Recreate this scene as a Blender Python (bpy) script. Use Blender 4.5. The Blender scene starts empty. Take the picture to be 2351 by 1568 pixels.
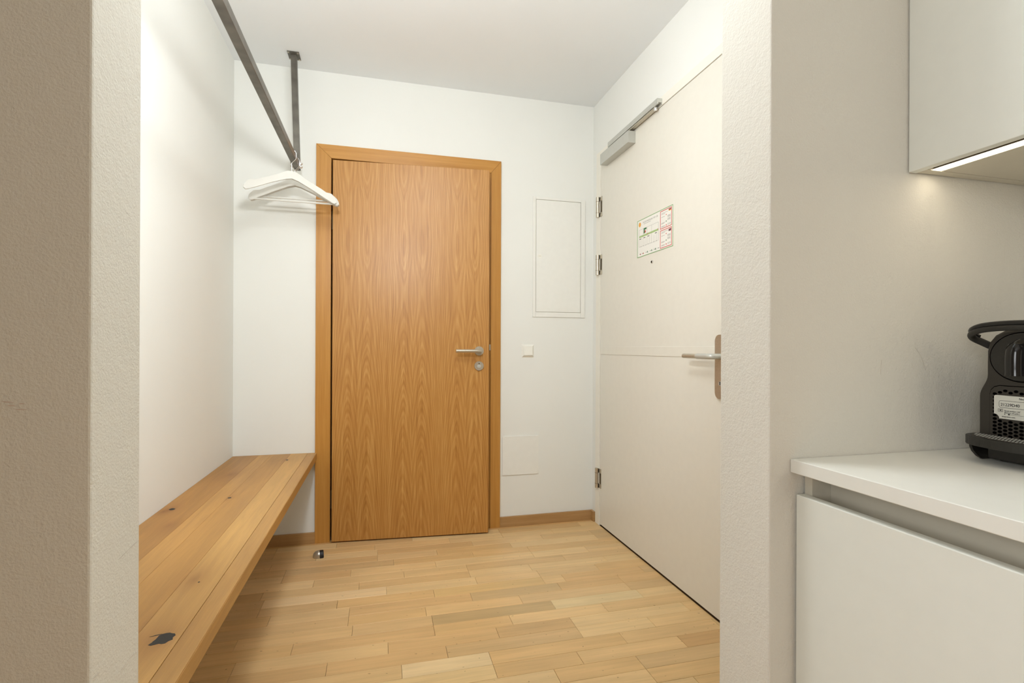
import bpy, bmesh, math, random
from mathutils import Vector, Matrix
random.seed(7)
sc = bpy.context.scene
COL = sc.collection
PI = math.pi

# ------------------------------------------------------------------ camera, world, lights, exposure
CAMH = 1.07
FPX = 1164.78
yaw, roll = math.radians(14.469), math.radians(0.235)
fw = Vector((math.sin(yaw), math.cos(yaw), 0))
rt = Vector((math.cos(yaw), -math.sin(yaw), 0))
up = Vector((0, 0, 1))
r2 = rt * math.cos(roll) + up * math.sin(roll)
u2 = up * math.cos(roll) - rt * math.sin(roll)
cam = bpy.data.cameras.new('camera')
cam.sensor_fit = 'HORIZONTAL'
cam.sensor_width = 36.0
cam.lens = FPX / 2351 * 36.0
cam.shift_y = (798.78 - 784) / 2351
cam.clip_start = 0.02
camo = bpy.data.objects.new('camera', cam)
COL.objects.link(camo)
m = Matrix((r2, u2, -fw)).transposed().to_4x4()
m.translation = Vector((0, 0, CAMH))
camo.matrix_world = m
sc.camera = camo

w = bpy.data.worlds.new('world')
sc.world = w
w.use_nodes = True
w.node_tree.nodes['Background'].inputs[0].default_value = (0.75, 0.85, 1.0, 1)
w.node_tree.nodes['Background'].inputs[1].default_value = 0.6

def lamp(name, kind, loc, power, color, rot=(0, 0, 0), size=None, size_y=None, radius=None, spread=None):
    l = bpy.data.lights.new(name, kind)
    l.energy = power
    l.color = color
    if kind == 'AREA':
        l.shape = 'RECTANGLE' if size_y else 'DISK'
        l.size = size
        if size_y:
            l.size_y = size_y
        if spread:
            l.spread = spread
    if radius is not None:
        l.shadow_soft_size = radius
    o = bpy.data.objects.new(name, l)
    COL.objects.link(o)
    o.location = loc
    o.rotation_euler = rot
    return o

# daylight coming in through the kitchen window in the left wall, behind the camera
lamp('window_daylight', 'AREA', (-2.10, -1.25, 1.55), 58, (0.98, 0.99, 1.0), (0, -PI / 2, 0), 1.3, 1.7)
# studio flash in a reflector, held in the opening above the frame and aimed into the hall
fl = lamp('flash', 'SPOT', (-0.12, 0.96, 1.84), 49, (0.94, 0.97, 1.0), radius=0.07)
fl.data.spot_size = math.radians(150)
fl.data.spot_blend = 0.5
fl.rotation_euler = (Vector((-0.1, 2.95, 1.75)) - fl.location).to_track_quat('-Z', 'Y').to_euler()

sc.view_settings.view_transform = 'Standard'
sc.view_settings.look = 'None'
sc.view_settings.exposure = 0.0
sc.view_settings.gamma = 1.0
sc.view_settings.use_curve_mapping = False

# ------------------------------------------------------------------ helpers
def srgb(r, g, b):
    f = lambda c: ((c / 255 + 0.055) / 1.055) ** 2.4 if c / 255 > 0.04045 else c / 255 / 12.92
    return (f(r), f(g), f(b), 1)

class G:
    """tiny node-graph writer"""
    def __init__(s, name, rough=0.5, metal=0.0, spec=0.5):
        s.mat = bpy.data.materials.new(name)
        s.mat.use_nodes = True
        s.nt = s.mat.node_tree
        s.bsdf = s.nt.nodes['Principled BSDF']
        s.bsdf.inputs['Roughness'].default_value = rough
        s.bsdf.inputs['Metallic'].default_value = metal
        s.bsdf.inputs['Specular IOR Level'].default_value = spec
    def n(s, t, **kw):
        k = s.nt.nodes.new(t)
        for a, b in kw.items():
            setattr(k, a, b)
        return k
    def l(s, a, b):
        s.nt.links.new(a, b)
    def put(s, sock, v):
        if hasattr(v, 'is_output') or isinstance(v, bpy.types.NodeSocket):
            s.l(v, sock)
        else:
            sock.default_value = v
    def m(s, op, a, b=0.0, c=0.0, clamp=False):
        k = s.n('ShaderNodeMath', operation=op)
        k.use_clamp = clamp
        s.put(k.inputs[0], a); s.put(k.inputs[1], b); s.put(k.inputs[2], c)
        return k.outputs[0]
    def coord(s, kind='Object'):
        return s.n('ShaderNodeTexCoord').outputs[kind]
    def xyz(s, v):
        k = s.n('ShaderNodeSeparateXYZ'); s.l(v, k.inputs[0])
        return k.outputs
    def mapv(s, v, scale=(1, 1, 1), loc=(0, 0, 0)):
        k = s.n('ShaderNodeMapping'); s.l(v, k.inputs[0])
        k.inputs['Scale'].default_value = scale
        s.put(k.inputs['Location'], loc)
        return k.outputs[0]
    def noise(s, v, scale, detail=3, rough=0.5, dist=0.0):
        k = s.n('ShaderNodeTexNoise'); s.l(v, k.inputs['Vector'])
        k.inputs['Scale'].default_value = scale
        k.inputs['Detail'].default_value = detail
        k.inputs['Roughness'].default_value = rough
        k.inputs['Distortion'].default_value = dist
        return k.outputs['Fac']
    def ramp(s, f, stops):
        k = s.n('ShaderNodeValToRGB'); s.l(f, k.inputs[0])
        e = k.color_ramp.elements
        while len(e) < len(stops):
            e.new(0.5)
        for i, (p, c) in enumerate(stops):
            e[i].position = p; e[i].color = c
        return k.outputs[0]
    def mix(s, f, a, b, mode='MIX'):
        k = s.n('ShaderNodeMix', data_type='RGBA', blend_type=mode)
        s.put(k.inputs['Factor'], f); s.put(k.inputs['A'], a); s.put(k.inputs['B'], b)
        return k.outputs['Result']
    def col(s, c):
        s.put(s.bsdf.inputs['Base Color'], c)
    def bump(s, h, strength=0.2, dist=0.001):
        k = s.n('ShaderNodeBump')
        k.inputs['Strength'].default_value = strength
        k.inputs['Distance'].default_value = dist
        s.l(h, k.inputs['Height'])
        s.l(k.outputs[0], s.bsdf.inputs['Normal'])

def plain(name, c, rough=0.5, metal=0.0, spec=0.5, var=0.03, scale=30):
    g = G(name, rough, metal, spec)
    f = g.noise(g.coord(), scale, 2)
    lo = tuple(x * (1 - var) for x in c[:3]) + (1,)
    hi = tuple(min(1, x * (1 + var)) for x in c[:3]) + (1,)
    g.col(g.ramp(f, [(0.3, lo), (0.7, hi)]))
    return g.mat

def paint(name, c, scale=260, strength=0.25, dist=0.0012, rough=0.75):
    g = G(name, rough, 0, 0.25)
    v = g.coord()
    f1 = g.noise(v, scale, 3, 0.55)
    f2 = g.noise(v, scale * 0.28, 2, 0.5)
    h = g.m('ADD', g.m('MULTIPLY', f1, 0.6), g.m('MULTIPLY', f2, 0.6))
    lo = tuple(x * 0.985 for x in c[:3]) + (1,)
    g.col(g.ramp(g.noise(v, 3.0, 3), [(0.3, lo), (0.7, c)]))
    g.bump(h, strength, dist)
    return g.mat

def obj(name, bm, mat, parent=None, smooth=False):
    me = bpy.data.meshes.new(name)
    bmesh.ops.recalc_face_normals(bm, faces=bm.faces)
    if smooth:
        for f in bm.faces:
            f.smooth = True
    bm.to_mesh(me); bm.free()
    if smooth:
        me.set_sharp_from_angle(angle=math.radians(38))
    if mat:
        me.materials.append(mat)
    o = bpy.data.objects.new(name, me)
    COL.objects.link(o)
    if parent:
        o.parent = parent
    return o

def tag(o, label=None, cat=None, group=None, kind=None):
    if label: o['label'] = label
    if cat: o['category'] = cat
    if group: o['group'] = group
    if kind: o['kind'] = kind
    return o

def empty(name, loc=(0, 0, 0), rz=0.0):
    o = bpy.data.objects.new(name, None)
    o.empty_display_size = 0.05
    COL.objects.link(o)
    o.location = loc
    o.rotation_euler = (0, 0, rz)
    return o

def bx(bm, x0, x1, y0, y1, z0, z1, bev=0.0, seg=2):
    vs = [bm.verts.new(p) for p in ((x0, y0, z0), (x1, y0, z0), (x1, y1, z0), (x0, y1, z0),
                                    (x0, y0, z1), (x1, y0, z1), (x1, y1, z1), (x0, y1, z1))]
    fs = [bm.faces.new([vs[i] for i in q]) for q in
          ((0, 3, 2, 1), (4, 5, 6, 7), (0, 1, 5, 4), (1, 2, 6, 5), (2, 3, 7, 6), (3, 0, 4, 7))]
    if bev > 0:
        es = list({e for f in fs for e in f.edges})
        bmesh.ops.bevel(bm, geom=es, offset=bev, segments=seg, affect='EDGES', profile=0.5)
    return bm

def box(x0, x1, y0, y1, z0, z1, bev=0.0, seg=2):
    return bx(bmesh.new(), x0, x1, y0, y1, z0, z1, bev, seg)

def prism(pts, axis, a, b, bm=None, bev=0.0):
    """polygon pts (2D) extruded along axis from a to b; other axes in xyz order"""
    bm = bm or bmesh.new()
    def P(p, t):
        q = list(p); q.insert(axis, t); return q
    lo = [bm.verts.new(P(p, a)) for p in pts]
    hi = [bm.verts.new(P(p, b)) for p in pts]
    n = len(pts)
    fs = [bm.faces.new(lo), bm.faces.new(hi[::-1])]
    for i in range(n):
        fs.append(bm.faces.new((lo[i], hi[i], hi[(i + 1) % n], lo[(i + 1) % n])))
    if bev > 0:
        es = list({e for f in fs[:2] for e in f.edges})
        bmesh.ops.bevel(bm, geom=es, offset=bev, segments=2, affect='EDGES', profile=0.5)
    return bm

def tube(path, r, seg=12, bm=None, caps=True, flat=None):
    """tube along a 3D path; r a number or a list of radii; flat = (su, sv) section scale"""
    bm = bm or bmesh.new()
    P = [Vector(p) for p in path]
    n = len(P)
    R = r if isinstance(r, (list, tuple)) else [r] * n
    rings = []
    prev = None
    for i, p in enumerate(P):
        t = (P[min(i + 1, n - 1)] - P[max(i - 1, 0)]).normalized()
        if prev is None:
            a = Vector((0, 0, 1)) if abs(t.z) < 0.9 else Vector((1, 0, 0))
            u = t.cross(a).normalized()
        else:
            u = (prev - t * prev.dot(t)).normalized()
        prev = u
        v = t.cross(u)
        su, sv = flat or (1, 1)
        rings.append([bm.verts.new(p + u * math.cos(k * 2 * PI / seg) * R[i] * su + v * math.sin(k * 2 * PI / seg) * R[i] * sv)
                      for k in range(seg)])
    for a, b in zip(rings, rings[1:]):
        for k in range(seg):
            bm.faces.new((a[k], a[(k + 1) % seg], b[(k + 1) % seg], b[k]))
    if caps:
        bm.faces.new(rings[0][::-1]); bm.faces.new(rings[-1])
    return bm

def spline(pts, k=6):
    """Catmull-Rom through pts"""
    P = [Vector(p) for p in pts]
    out = []
    for i in range(len(P) - 1):
        a, b, c, d = P[max(i - 1, 0)], P[i], P[i + 1], P[min(i + 2, len(P) - 1)]
        for j in range(k):
            t = j / k
            out.append(0.5 * ((2 * b) + (c - a) * t + (2 * a - 5 * b + 4 * c - d) * t * t + (3 * b - a - 3 * c + d) * t ** 3))
    out.append(P[-1])
    return out

def disc_stack(rings, axis=2, seg=32, bm=None, sx=1.0, sy=1.0, c=(0, 0, 0)):
    """lathe: rings = [(radius, height)]"""
    bm = bm or bmesh.new()
    R = []
    for r, h in rings:
        row = []
        for k in range(seg):
            a = 2 * PI * k / seg
            p = [math.cos(a) * r * sx, math.sin(a) * r * sy]
            p.insert(axis, h)
            row.append(bm.verts.new((p[0] + c[0], p[1] + c[1], p[2] + c[2])))
        R.append(row)
    for a, b in zip(R, R[1:]):
        for k in range(seg):
            bm.faces.new((a[k], a[(k + 1) % seg], b[(k + 1) % seg], b[k]))
    bm.faces.new(R[0][::-1]); bm.faces.new(R[-1])
    return bm

def text(name, body, size, mat, parent, M, align='LEFT', extrude=0.0001):
    cu = bpy.data.curves.new(name, 'FONT')
    cu.body = body; cu.size = size; cu.align_x = align; cu.extrude = extrude
    cu.resolution_u = 3
    t = bpy.data.objects.new(name + '_tmp', cu)
    COL.objects.link(t)
    me = bpy.data.meshes.new_from_object(t)
    bpy.data.objects.remove(t)
    me.transform(M)
    me.materials.append(mat)
    o = bpy.data.objects.new(name, me)
    COL.objects.link(o)
    o.parent = parent
    return o

# ------------------------------------------------------------------ materials
M = {}
M['hall_wall'] = paint('hall_wall_paint', srgb(236, 236, 230), 120, 0.08, 0.0006)
M['ceil'] = paint('ceiling_paint', srgb(240, 243, 244), 90, 0.08, 0.0006)
M['rough_wall'] = paint('rough_plaster_paint', srgb(230, 227, 217), 280, 0.6, 0.0030, 0.8)
M['kitchen_wall'] = paint('bounce_cutting_taupe', srgb(138, 124, 106), 210, 0.5, 0.002, 0.8)  # unseen walls toned dark to cut light bounced around the kitchen
M['white_door'] = plain('cream_lacquer', srgb(228, 224, 212), 0.35, 0, 0.4, 0.01)
M['white_frame'] = plain('white_frame_lacquer', srgb(238, 234, 222), 0.4, 0, 0.4, 0.01)
M['plastic'] = plain('white_plastic', srgb(240, 238, 228), 0.35, 0, 0.4, 0.01)
M['cover'] = plain('painted_cover', srgb(237, 236, 229), 0.55, 0, 0.3, 0.01)
M['hanger'] = plain('white_painted_wood', srgb(224, 222, 214), 0.45, 0, 0.3, 0.01)
M['steel'] = plain('brushed_steel', srgb(196, 188, 172), 0.34, 0.8, 0.5, 0.06, 200)
M['chrome'] = plain('chrome', srgb(225, 225, 225), 0.08, 1.0, 0.5, 0.0)
M['silver'] = plain('silver_paint', srgb(196, 196, 188), 0.38, 0.35, 0.5, 0.02)
M['raw_steel'] = plain('raw_blackened_steel', srgb(110, 106, 98), 0.40, 0.7, 0.5, 0.22, 18)
M['raw_edge'] = plain('raw_steel_brown', srgb(112, 92, 74), 0.45, 0.6, 0.5, 0.2, 22)
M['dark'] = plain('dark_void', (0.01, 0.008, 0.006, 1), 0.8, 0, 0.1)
M['rubber'] = plain('black_rubber', (0.012, 0.011, 0.010, 1), 0.5, 0, 0.4)
M['black_hole'] = plain('black_recess', (0.002, 0.002, 0.002, 1), 0.9, 0, 0.0)
M['cab_white'] = plain('cabinet_matt_white', srgb(236, 238, 230), 0.42, 0, 0.35, 0.008)
M['worktop'] = plain('worktop_laminate', srgb(240, 240, 233), 0.35, 0, 0.4, 0.008)
M['cab_edge'] = plain('cabinet_carcass', srgb(214, 208, 192), 0.5, 0, 0.3, 0.01)
M['alu'] = plain('aluminium_channel', srgb(84, 72, 50), 0.5, 0.3)
M['mach'] = plain('black_matt_plastic', srgb(38, 36, 32), 0.42, 0, 0.45, 0.05)
M['mach2'] = plain('dark_grey_plastic', srgb(54, 50, 44), 0.5, 0, 0.4, 0.05)
M['gloss'] = plain('black_gloss_plastic', srgb(24, 23, 22), 0.16, 0, 0.5, 0.02)
M['label'] = plain('sticker_white', srgb(216, 215, 205), 0.5, 0, 0.3, 0.01)
M['ink'] = plain('black_ink', srgb(30, 30, 32), 0.6, 0, 0.2)
M['grey_ink'] = plain('grey_ink', srgb(150, 146, 140), 0.6, 0, 0.2)
M['paper'] = plain('laminated_paper', srgb(236, 234, 226), 0.3, 0, 0.4, 0.006)
M['green'] = plain('green_print', srgb(112, 160, 92), 0.5)
M['dgreen'] = plain('dark_green_print', srgb(48, 112, 62), 0.5)
M['lgreen'] = plain('pale_green_print', srgb(164, 190, 128), 0.5)
M['red'] = plain('red_print', srgb(200, 62, 52), 0.5)
M['gold'] = plain('yellow_print', srgb(226, 176, 60), 0.5)
M['orange'] = plain('orange_print', srgb(226, 160, 62), 0.5)
M['navy'] = plain('navy_print', srgb(62, 58, 72), 0.5)
M['scuff'] = plain('scuff_grey', srgb(204, 197, 184), 0.8)
M['smear'] = plain('red_smear', srgb(212, 190, 176), 0.8)

def emit(name, c, s):
    g = G(name)
    g.bsdf.inputs['Emission Color'].default_value = c
    g.bsdf.inputs['Emission Strength'].default_value = s
    return g.mat
M['led'] = emit('led_strip_glow', (1.0, 0.88, 0.68, 1), 8)

def strip_wood(name):
    """parquet strip: tone from the object's own colour, grain along local x"""
    g = G(name, 0.38, 0, 0.4)
    v = g.coord()
    oi = g.n('ShaderNodeObjectInfo')
    off = g.m('MULTIPLY', oi.outputs['Random'], 37.0)
    cx = g.n('ShaderNodeCombineXYZ')
    g.l(off, cx.inputs[0]); g.l(off, cx.inputs[1])
    grain = g.noise(g.mapv(v, (2.2, 46, 1), cx.outputs[0]), 1.0, 4, 0.6, 0.6)
    pores = g.noise(g.mapv(v, (9, 420, 1), cx.outputs[0]), 1.0, 2, 0.5)
    cloud = g.noise(g.mapv(v, (3.5, 9, 1), cx.outputs[0]), 1.0, 2, 0.5)
    k = g.m('ADD', g.m('MULTIPLY', grain, 0.42), g.m('ADD', g.m('MULTIPLY', pores, 0.16), g.m('MULTIPLY', cloud, 0.30)))
    f = g.m('ADD', k, 0.555)
    c = g.mix(1.0, oi.outputs['Color'], f, 'MULTIPLY')
    # small dark flecks
    fl = g.noise(g.mapv(v, (55, 90, 1), cx.outputs[0]), 1.0, 1, 0.4)
    fm = g.m('MULTIPLY', g.m('GREATER_THAN', fl, 0.765), 0.5)
    c = g.mix(fm, c, srgb(112, 82, 50))
    g.col(c)
    g.bump(grain, 0.06, 0.0005)
    return g.mat
M['strip'] = strip_wood('oak_parquet')

def bench_wood(name):
    g = G(name, 0.42, 0, 0.35)
    v = g.coord()
    oi = g.n('ShaderNodeObjectInfo')
    off = g.m('MULTIPLY', oi.outputs['Random'], 23.0)
    cx = g.n('ShaderNodeCombineXYZ')
    g.l(off, cx.inputs[0]); g.l(off, cx.inputs[1])
    p = g.xyz(v)
    # knots bend the grain and brown the wood around them
    halo = None
    bend = None
    for kx, ky, r in KNOTS:
        dx = g.m('SUBTRACT', p[0], kx)
        dy = g.m('MULTIPLY', g.m('SUBTRACT', p[1], ky), 0.42)
        d = g.m('SQRT', g.m('ADD', g.m('MULTIPLY', dx, dx), g.m('MULTIPLY', dy, dy)))
        e = g.m('POWER', 2.718, g.m('MULTIPLY', d, -1.0 / r))
        halo = e if halo is None else g.m('ADD', halo, e)
        b = g.m('MULTIPLY', e, dx)
        bend = b if bend is None else g.m('ADD', bend, b)
    xx = g.m('SUBTRACT', p[0], g.m('MULTIPLY', bend, 0.9))
    cb = g.n('ShaderNodeCombineXYZ')
    g.l(g.m('ADD', g.m('MULTIPLY', xx, 34), off), cb.inputs[0])
    g.l(g.m('ADD', g.m('MULTIPLY', p[1], 1.9), off), cb.inputs[1])
    g.l(g.m('MULTIPLY', p[2], 30), cb.inputs[2])
    grain = g.noise(cb.outputs[0], 1.0, 4, 0.6, 0.7)
    pores = g.noise(g.mapv(v, (420, 11, 300), cx.outputs[0]), 1.0, 2, 0.5)
    cloud = g.noise(g.mapv(v, (8, 1.6, 8), cx.outputs[0]), 1.0, 2, 0.5)
    k = g.m('ADD', g.m('MULTIPLY', grain, 0.60), g.m('ADD', g.m('MULTIPLY', pores, 0.26), g.m('MULTIPLY', cloud, 0.38)))
    c = g.mix(1.0, oi.outputs['Color'], g.m('ADD', k, 0.40), 'MULTIPLY')
    c = g.mix(g.m('MULTIPLY', halo, 0.62, clamp=True), c, srgb(128, 78, 34))
    g.col(c)
    g.bump(g.m('ADD', grain, g.m('MULTIPLY', pores, 0.6)), 0.10, 0.0006)
    return g.mat
KNOTS = [(-0.716, 2.043, 0.018), (-0.735, 2.02, 0.012), (-0.558, 2.145, 0.010), (-0.447, 1.415, 0.030),
         (-0.415, 1.139, 0.034), (-0.463, 2.796, 0.012), (-0.654, 2.531, 0.026), (-0.47, 1.12, 0.03), (-0.66, 1.86, 0.022)]
M['bench'] = bench_wood('oiled_oak')

def veneer(name):
    """flat-cut oak veneer, book-matched: arches below, eyes above; local x across, z up"""
    g = G(name, 0.40, 0, 0.55)
    v = g.coord()
    p = g.xyz(v)
    wob = g.noise(g.mapv(v, (5, 1, 1.3)), 1.0, 2, 0.5)
    wob2 = g.noise(g.mapv(v, (26, 1, 3.2)), 1.0, 3, 0.55)
    x = g.m('ADD', p[0], g.m('MULTIPLY', g.m('SUBTRACT', wob, 0.5), 0.02))
    q = g.m('DIVIDE', g.m('SUBTRACT', x, 0.133 - 0.149), 0.298)
    fr = g.m('SUBTRACT', q, g.m('FLOOR', q))
    dc = g.m('MULTIPLY', g.m('ABSOLUTE', g.m('SUBTRACT', fr, 0.5)), 0.298)
    d = g.m('ABSOLUTE', g.m('SUBTRACT', dc, 0.050))
    z = p[2]
    low = g.m('MINIMUM', z, 1.285)
    hi = g.m('MAXIMUM', g.m('SUBTRACT', z, 1.285), 0.0)
    wave = g.m('MULTIPLY', g.m('SINE', g.m('MULTIPLY', hi, 14.0)), 0.055)
    A = g.m('ADD', g.m('SUBTRACT', low, g.m('MULTIPLY', hi, 0.28)), wave)
    ds = g.m('SQRT', g.m('ADD', g.m('MULTIPLY', d, d), 0.00006))
    V = g.m('ADD', A, g.m('ADD', g.m('MULTIPLY', ds, 3.0), g.m('MULTIPLY', g.m('MULTIPLY', ds, ds), 62.0)))
    V = g.m('ADD', V, g.m('MULTIPLY', g.m('SUBTRACT', wob2, 0.5), 0.09))
    fade = g.m('MULTIPLY', g.m('SUBTRACT', g.noise(g.mapv(v, (7, 1, 2.2), (3.1, 0, 1.7)), 1.0, 2, 0.5), 0.28), 2.2, clamp=True)
    ring = g.m('MULTIPLY', g.m('SINE', g.m('MULTIPLY', V, 132.0)), fade)
    ring2 = g.m('SINE', g.m('MULTIPLY', V, 47.0))
    fine = g.noise(g.mapv(v, (260, 260, 5)), 1.0, 3, 0.6)
    streak = g.noise(g.mapv(v, (60, 60, 1.1)), 1.0, 3, 0.6)
    k = g.m('ADD', g.m('ADD', g.m('MULTIPLY', ring, 0.085), g.m('MULTIPLY', ring2, 0.062)), 0.11)
    k = g.m('ADD', k, g.m('ADD', g.m('MULTIPLY', fine, 0.70), g.m('MULTIPLY', streak, 0.52)))
    g.col(g.ramp(k, [(0.42, srgb(152, 98, 38)), (0.72, srgb(184, 130, 62)), (1.0, srgb(208, 160, 92))]))
    g.bump(fine, 0.05, 0.0004)
    return g.mat
M['veneer'] = veneer('oak_veneer')

def straight(name, axis, a, b, rough=0.36):
    g = G(name, rough, 0, 0.4)
    v = g.coord()
    s1 = [60, 60, 60]; s1[axis] = 1.4
    s2 = [320, 320, 320]; s2[axis] = 8
    k = g.m('ADD', g.m('MULTIPLY', g.noise(g.mapv(v, s1), 1.0, 3, 0.6), 0.6), g.m('MULTIPLY', g.noise(g.mapv(v, s2), 1.0, 2, 0.5), 0.4))
    g.col(g.ramp(k, [(0.3, a), (0.7, b)]))
    return g.mat
M['casing_v'] = straight('oak_casing_upright', 2, srgb(178, 122, 52), srgb(202, 148, 74))
M['casing_h'] = straight('oak_casing_head', 0, srgb(178, 122, 52), srgb(202, 148, 74))
M['skirt_x'] = straight('oak_skirting', 0, srgb(164, 124, 76), srgb(184, 146, 98), 0.45)
M['skirt_y'] = straight('oak_skirting_side', 1, srgb(164, 124, 76), srgb(184, 146, 98), 0.45)
M['bedding'] = plain('floor_joint', srgb(120, 88, 52), 0.8)
M['kfloor'] = straight('oak_floor_far', 0, srgb(196, 150, 96), srgb(214, 172, 118), 0.4)

# ------------------------------------------------------------------ setting
XL, XR, YB, ZC = -0.755, 1.286, 2.955, 2.581
Y1, Y2 = 0.75, 0.885                 # wall between kitchen and hall
OL, OR = -0.353, 0.662               # opening
KX0, KX1, KY0 = -2.2, 1.305, -3.0    # kitchen
S = lambda o, lab: tag(o, lab, kind='structure')

S(obj('ceiling', box(KX0 - 0.1, 1.45, KY0 - 0.1, YB + 0.12, ZC, ZC + 0.1), M['ceil']), 'white painted ceiling over the entrance hall')
floor = S(obj('floor', box(KX0, 1.45, KY0, YB + 0.12, -0.06, -0.012), M['bedding']), 'light oak parquet floor of short strips')

# parquet: boards of two strip rows, 1.2 m long, strips as parts of the floor
BW, BL = 0.1467, 1.2
starts = [0.672, -0.0135, -0.435, 0.409, -0.4725, -0.12, 0.199, -0.4715, 0.3705, 0.861, 0.09, -0.30, 0.52, -0.05, 0.31]
tones = [srgb(216, 174, 118), srgb(208, 164, 106), srgb(222, 182, 126), srgb(202, 158, 104), srgb(214, 176, 124),
         srgb(198, 160, 110), srgb(226, 190, 136), srgb(210, 166, 108)]
special = {(12, 0.199): srgb(178, 146, 100), (10, 0.378): srgb(186, 152, 106), (9, 0.231): srgb(208, 168, 110),
           (12, 0.699): srgb(222, 192, 142), (8, -0.4725): srgb(224, 188, 140), (17, 1.07): srgb(188, 142, 90),
           (16, 0.0715): srgb(224, 192, 144), (17, -0.1295): srgb(222, 186, 132)}
FX0, FX1 = XL + 0.002, XR - 0.001
def add_strip(x0, x1, y0, y1, tone):
    x0, x1 = max(x0, FX0), min(x1, FX1)
    if x1 - x0 < 0.01:
        return
    g = 0.0005
    bm = box(-(x1 - x0) / 2 + g, (x1 - x0) / 2 - g, -(y1 - y0) / 2 + g, (y1 - y0) / 2 - g, -0.012, 0.0)
    top = [e for e in bm.edges if all(v.co.z > -0.001 for v in e.verts)]
    bmesh.ops.bevel(bm, geom=top, offset=0.0006, segments=1, affect='EDGES')
    o = obj('parquet_strip', bm, M['strip'], floor)
    o.location = ((x0 + x1) / 2, (y0 + y1) / 2, 0)
    o.color = tone
for b, st in enumerate(starts):
    ytop = 2.922 - b * BW
    for n in (-2, -1, 0, 1):
        s0 = st + n * BL
        if s0 > FX1 or s0 + BL < FX0:
            continue
        flip = (b == 0 and n == -1) or (b == 4 and n == 1)
        cuts = [(0.5, 0.9), (0.3, 0.7)]
        if flip:
            cuts = [(0.3, 0.7), (0.5, 0.9)] if b == 0 else [(0.3, 0.7), (0.1, 0.5, 0.9)]
        for r in (0, 1):
            e = [0.0] + list(cuts[r]) + [BL]
            for i in range(len(e) - 1):
                x0 = s0 + e[i]
                t = random.choice(tones)
                for (rr, xx), c in special.items():
                    if rr == 2 * b + r and abs(xx - x0) < 0.012:
                        t = c
                j = random.uniform(0.96, 1.04)
                mean = (0.660, 0.432, 0.206)
                q = 0.48 if t in tones else 0.70
                t = tuple((mean[k] + (t[k] * (1.08, 1.19, 1.28)[k] - mean[k]) * q) * j for k in range(3)) + (1,)
                y1 = ytop - r * BW / 2
                add_strip(x0, s0 + e[i + 1], y1 - BW / 2, y1, t)
for x0, x1 in ((-0.76, -0.1), (-0.1, 0.42), (0.42, 0.93), (0.93, 1.29)):
    add_strip(x0, x1, 2.922, YB + 0.02, random.choice(tones))
yend = 2.922 - len(starts) * BW
o = obj('floor_boards', box(KX0, KX1, KY0, yend - 0.0005, -0.012, 0), M['kfloor'], floor)
o['kind'] = 'stuff'
for x0, x1 in ((-0.92, FX0 - 0.001),):
    o = obj('floor_boards', box(x0, x1, yend, Y1, -0.012, 0), M['kfloor'], floor)
    o['kind'] = 'stuff'

# hall walls
S(obj('wall_left', box(XL - 0.1, XL, Y2, YB + 0.1, -0.012, ZC), M['hall_wall']), 'white hall wall behind the bench')
dh0, dh1, dhz = -0.272, 0.632, 2.112     # door hole in the far wall
bm = box(XL - 0.1, dh0, YB, YB + 0.1, -0.012, ZC)
bx(bm, dh1, 1.45, YB, YB + 0.1, -0.012, ZC)
bx(bm, dh0, dh1, YB, YB + 0.1, dhz, ZC)
S(obj('wall_back', bm, M['hall_wall']), 'white far wall around the oak door')
rd0, rd1, rdz = 1.62, 2.838, 2.218        # leaf of the white door
bm = box(XR, XR + 0.1, rd1 + 0.058, YB, -0.012, ZC)
bx(bm, XR, XR + 0.1, rd0 - 0.058, rd1 + 0.058, rdz + 0.045, ZC)
bx(bm, XR, XR + 0.1, Y2, rd0 - 0.058, -0.012, ZC)
S(obj('wall_right', bm, M['hall_wall']), 'white side wall around the entrance door')
# dividing wall, bevelled corners
wl = S(obj('wall_front_left', box(-0.92, OL, Y1, Y2, -0.012, ZC, 0.003), M['rough_wall']), 'rough plastered wall end left of the opening')
wr = S(obj('wall_front_right', box(OR, 1.45, Y1, Y2, -0.012, ZC, 0.003), M['rough_wall']), 'rough plastered wall end right of the opening')
# kitchen shell
wy0, wy1 = -2.12, -0.38
bm = box(KX0 - 0.1, KX0, KY0, wy0, -0.012, ZC)
bx(bm, KX0 - 0.1, KX0, wy1, -0.25, -0.012, ZC)
bx(bm, KX0 - 0.1, -0.92, -0.25, Y1, -0.012, ZC)  # added unseen stub, keeps window light off the left wall end
bx(bm, KX0 - 0.1, KX0, wy0, wy1, -0.012, 0.88)
bx(bm, KX0 - 0.1, KX0, wy0, wy1, 2.22, ZC)
S(obj('wall_kitchen_left', bm, M['kitchen_wall']), 'taupe kitchen side wall with the window, toned to cut bounce, plus an added light-blocking stub')
S(obj('wall_kitchen_right', box(KX1, KX1 + 0.1, KY0, Y1, -0.012, ZC), M['rough_wall']), 'white wall behind the kitchen units')
S(obj('wall_kitchen_back', box(KX0 - 0.1, KX1 + 0.1, KY0 - 0.1, KY0, -0.012, ZC), M['kitchen_wall']), 'taupe kitchen wall behind the camera, toned dark to cut bounced light')
win = S(empty('window_1', (KX0 - 0.05, -1.25, 0.88), PI / 2), 'wide white framed kitchen window')
bm = bmesh.new()
for a in ((-0.87, -0.81, 0, 1.34), (0.81, 0.87, 0, 1.34), (-0.03, 0.03, 0, 1.34)):
    bx(bm, a[0], a[1], -0.03, 0.03, a[2], a[3])
bx(bm, -0.81, 0.81, -0.03, 0.03, 0, 0.06); bx(bm, -0.81, 0.81, -0.03, 0.03, 1.28, 1.34)
obj('window_frame', bm, M['white_frame'], win)
g = G('window_glass', 0.05); g.col((0.7, 0.8, 0.85, 1)); g.bsdf.inputs['Transmission Weight'].default_value = 1.0
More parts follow.
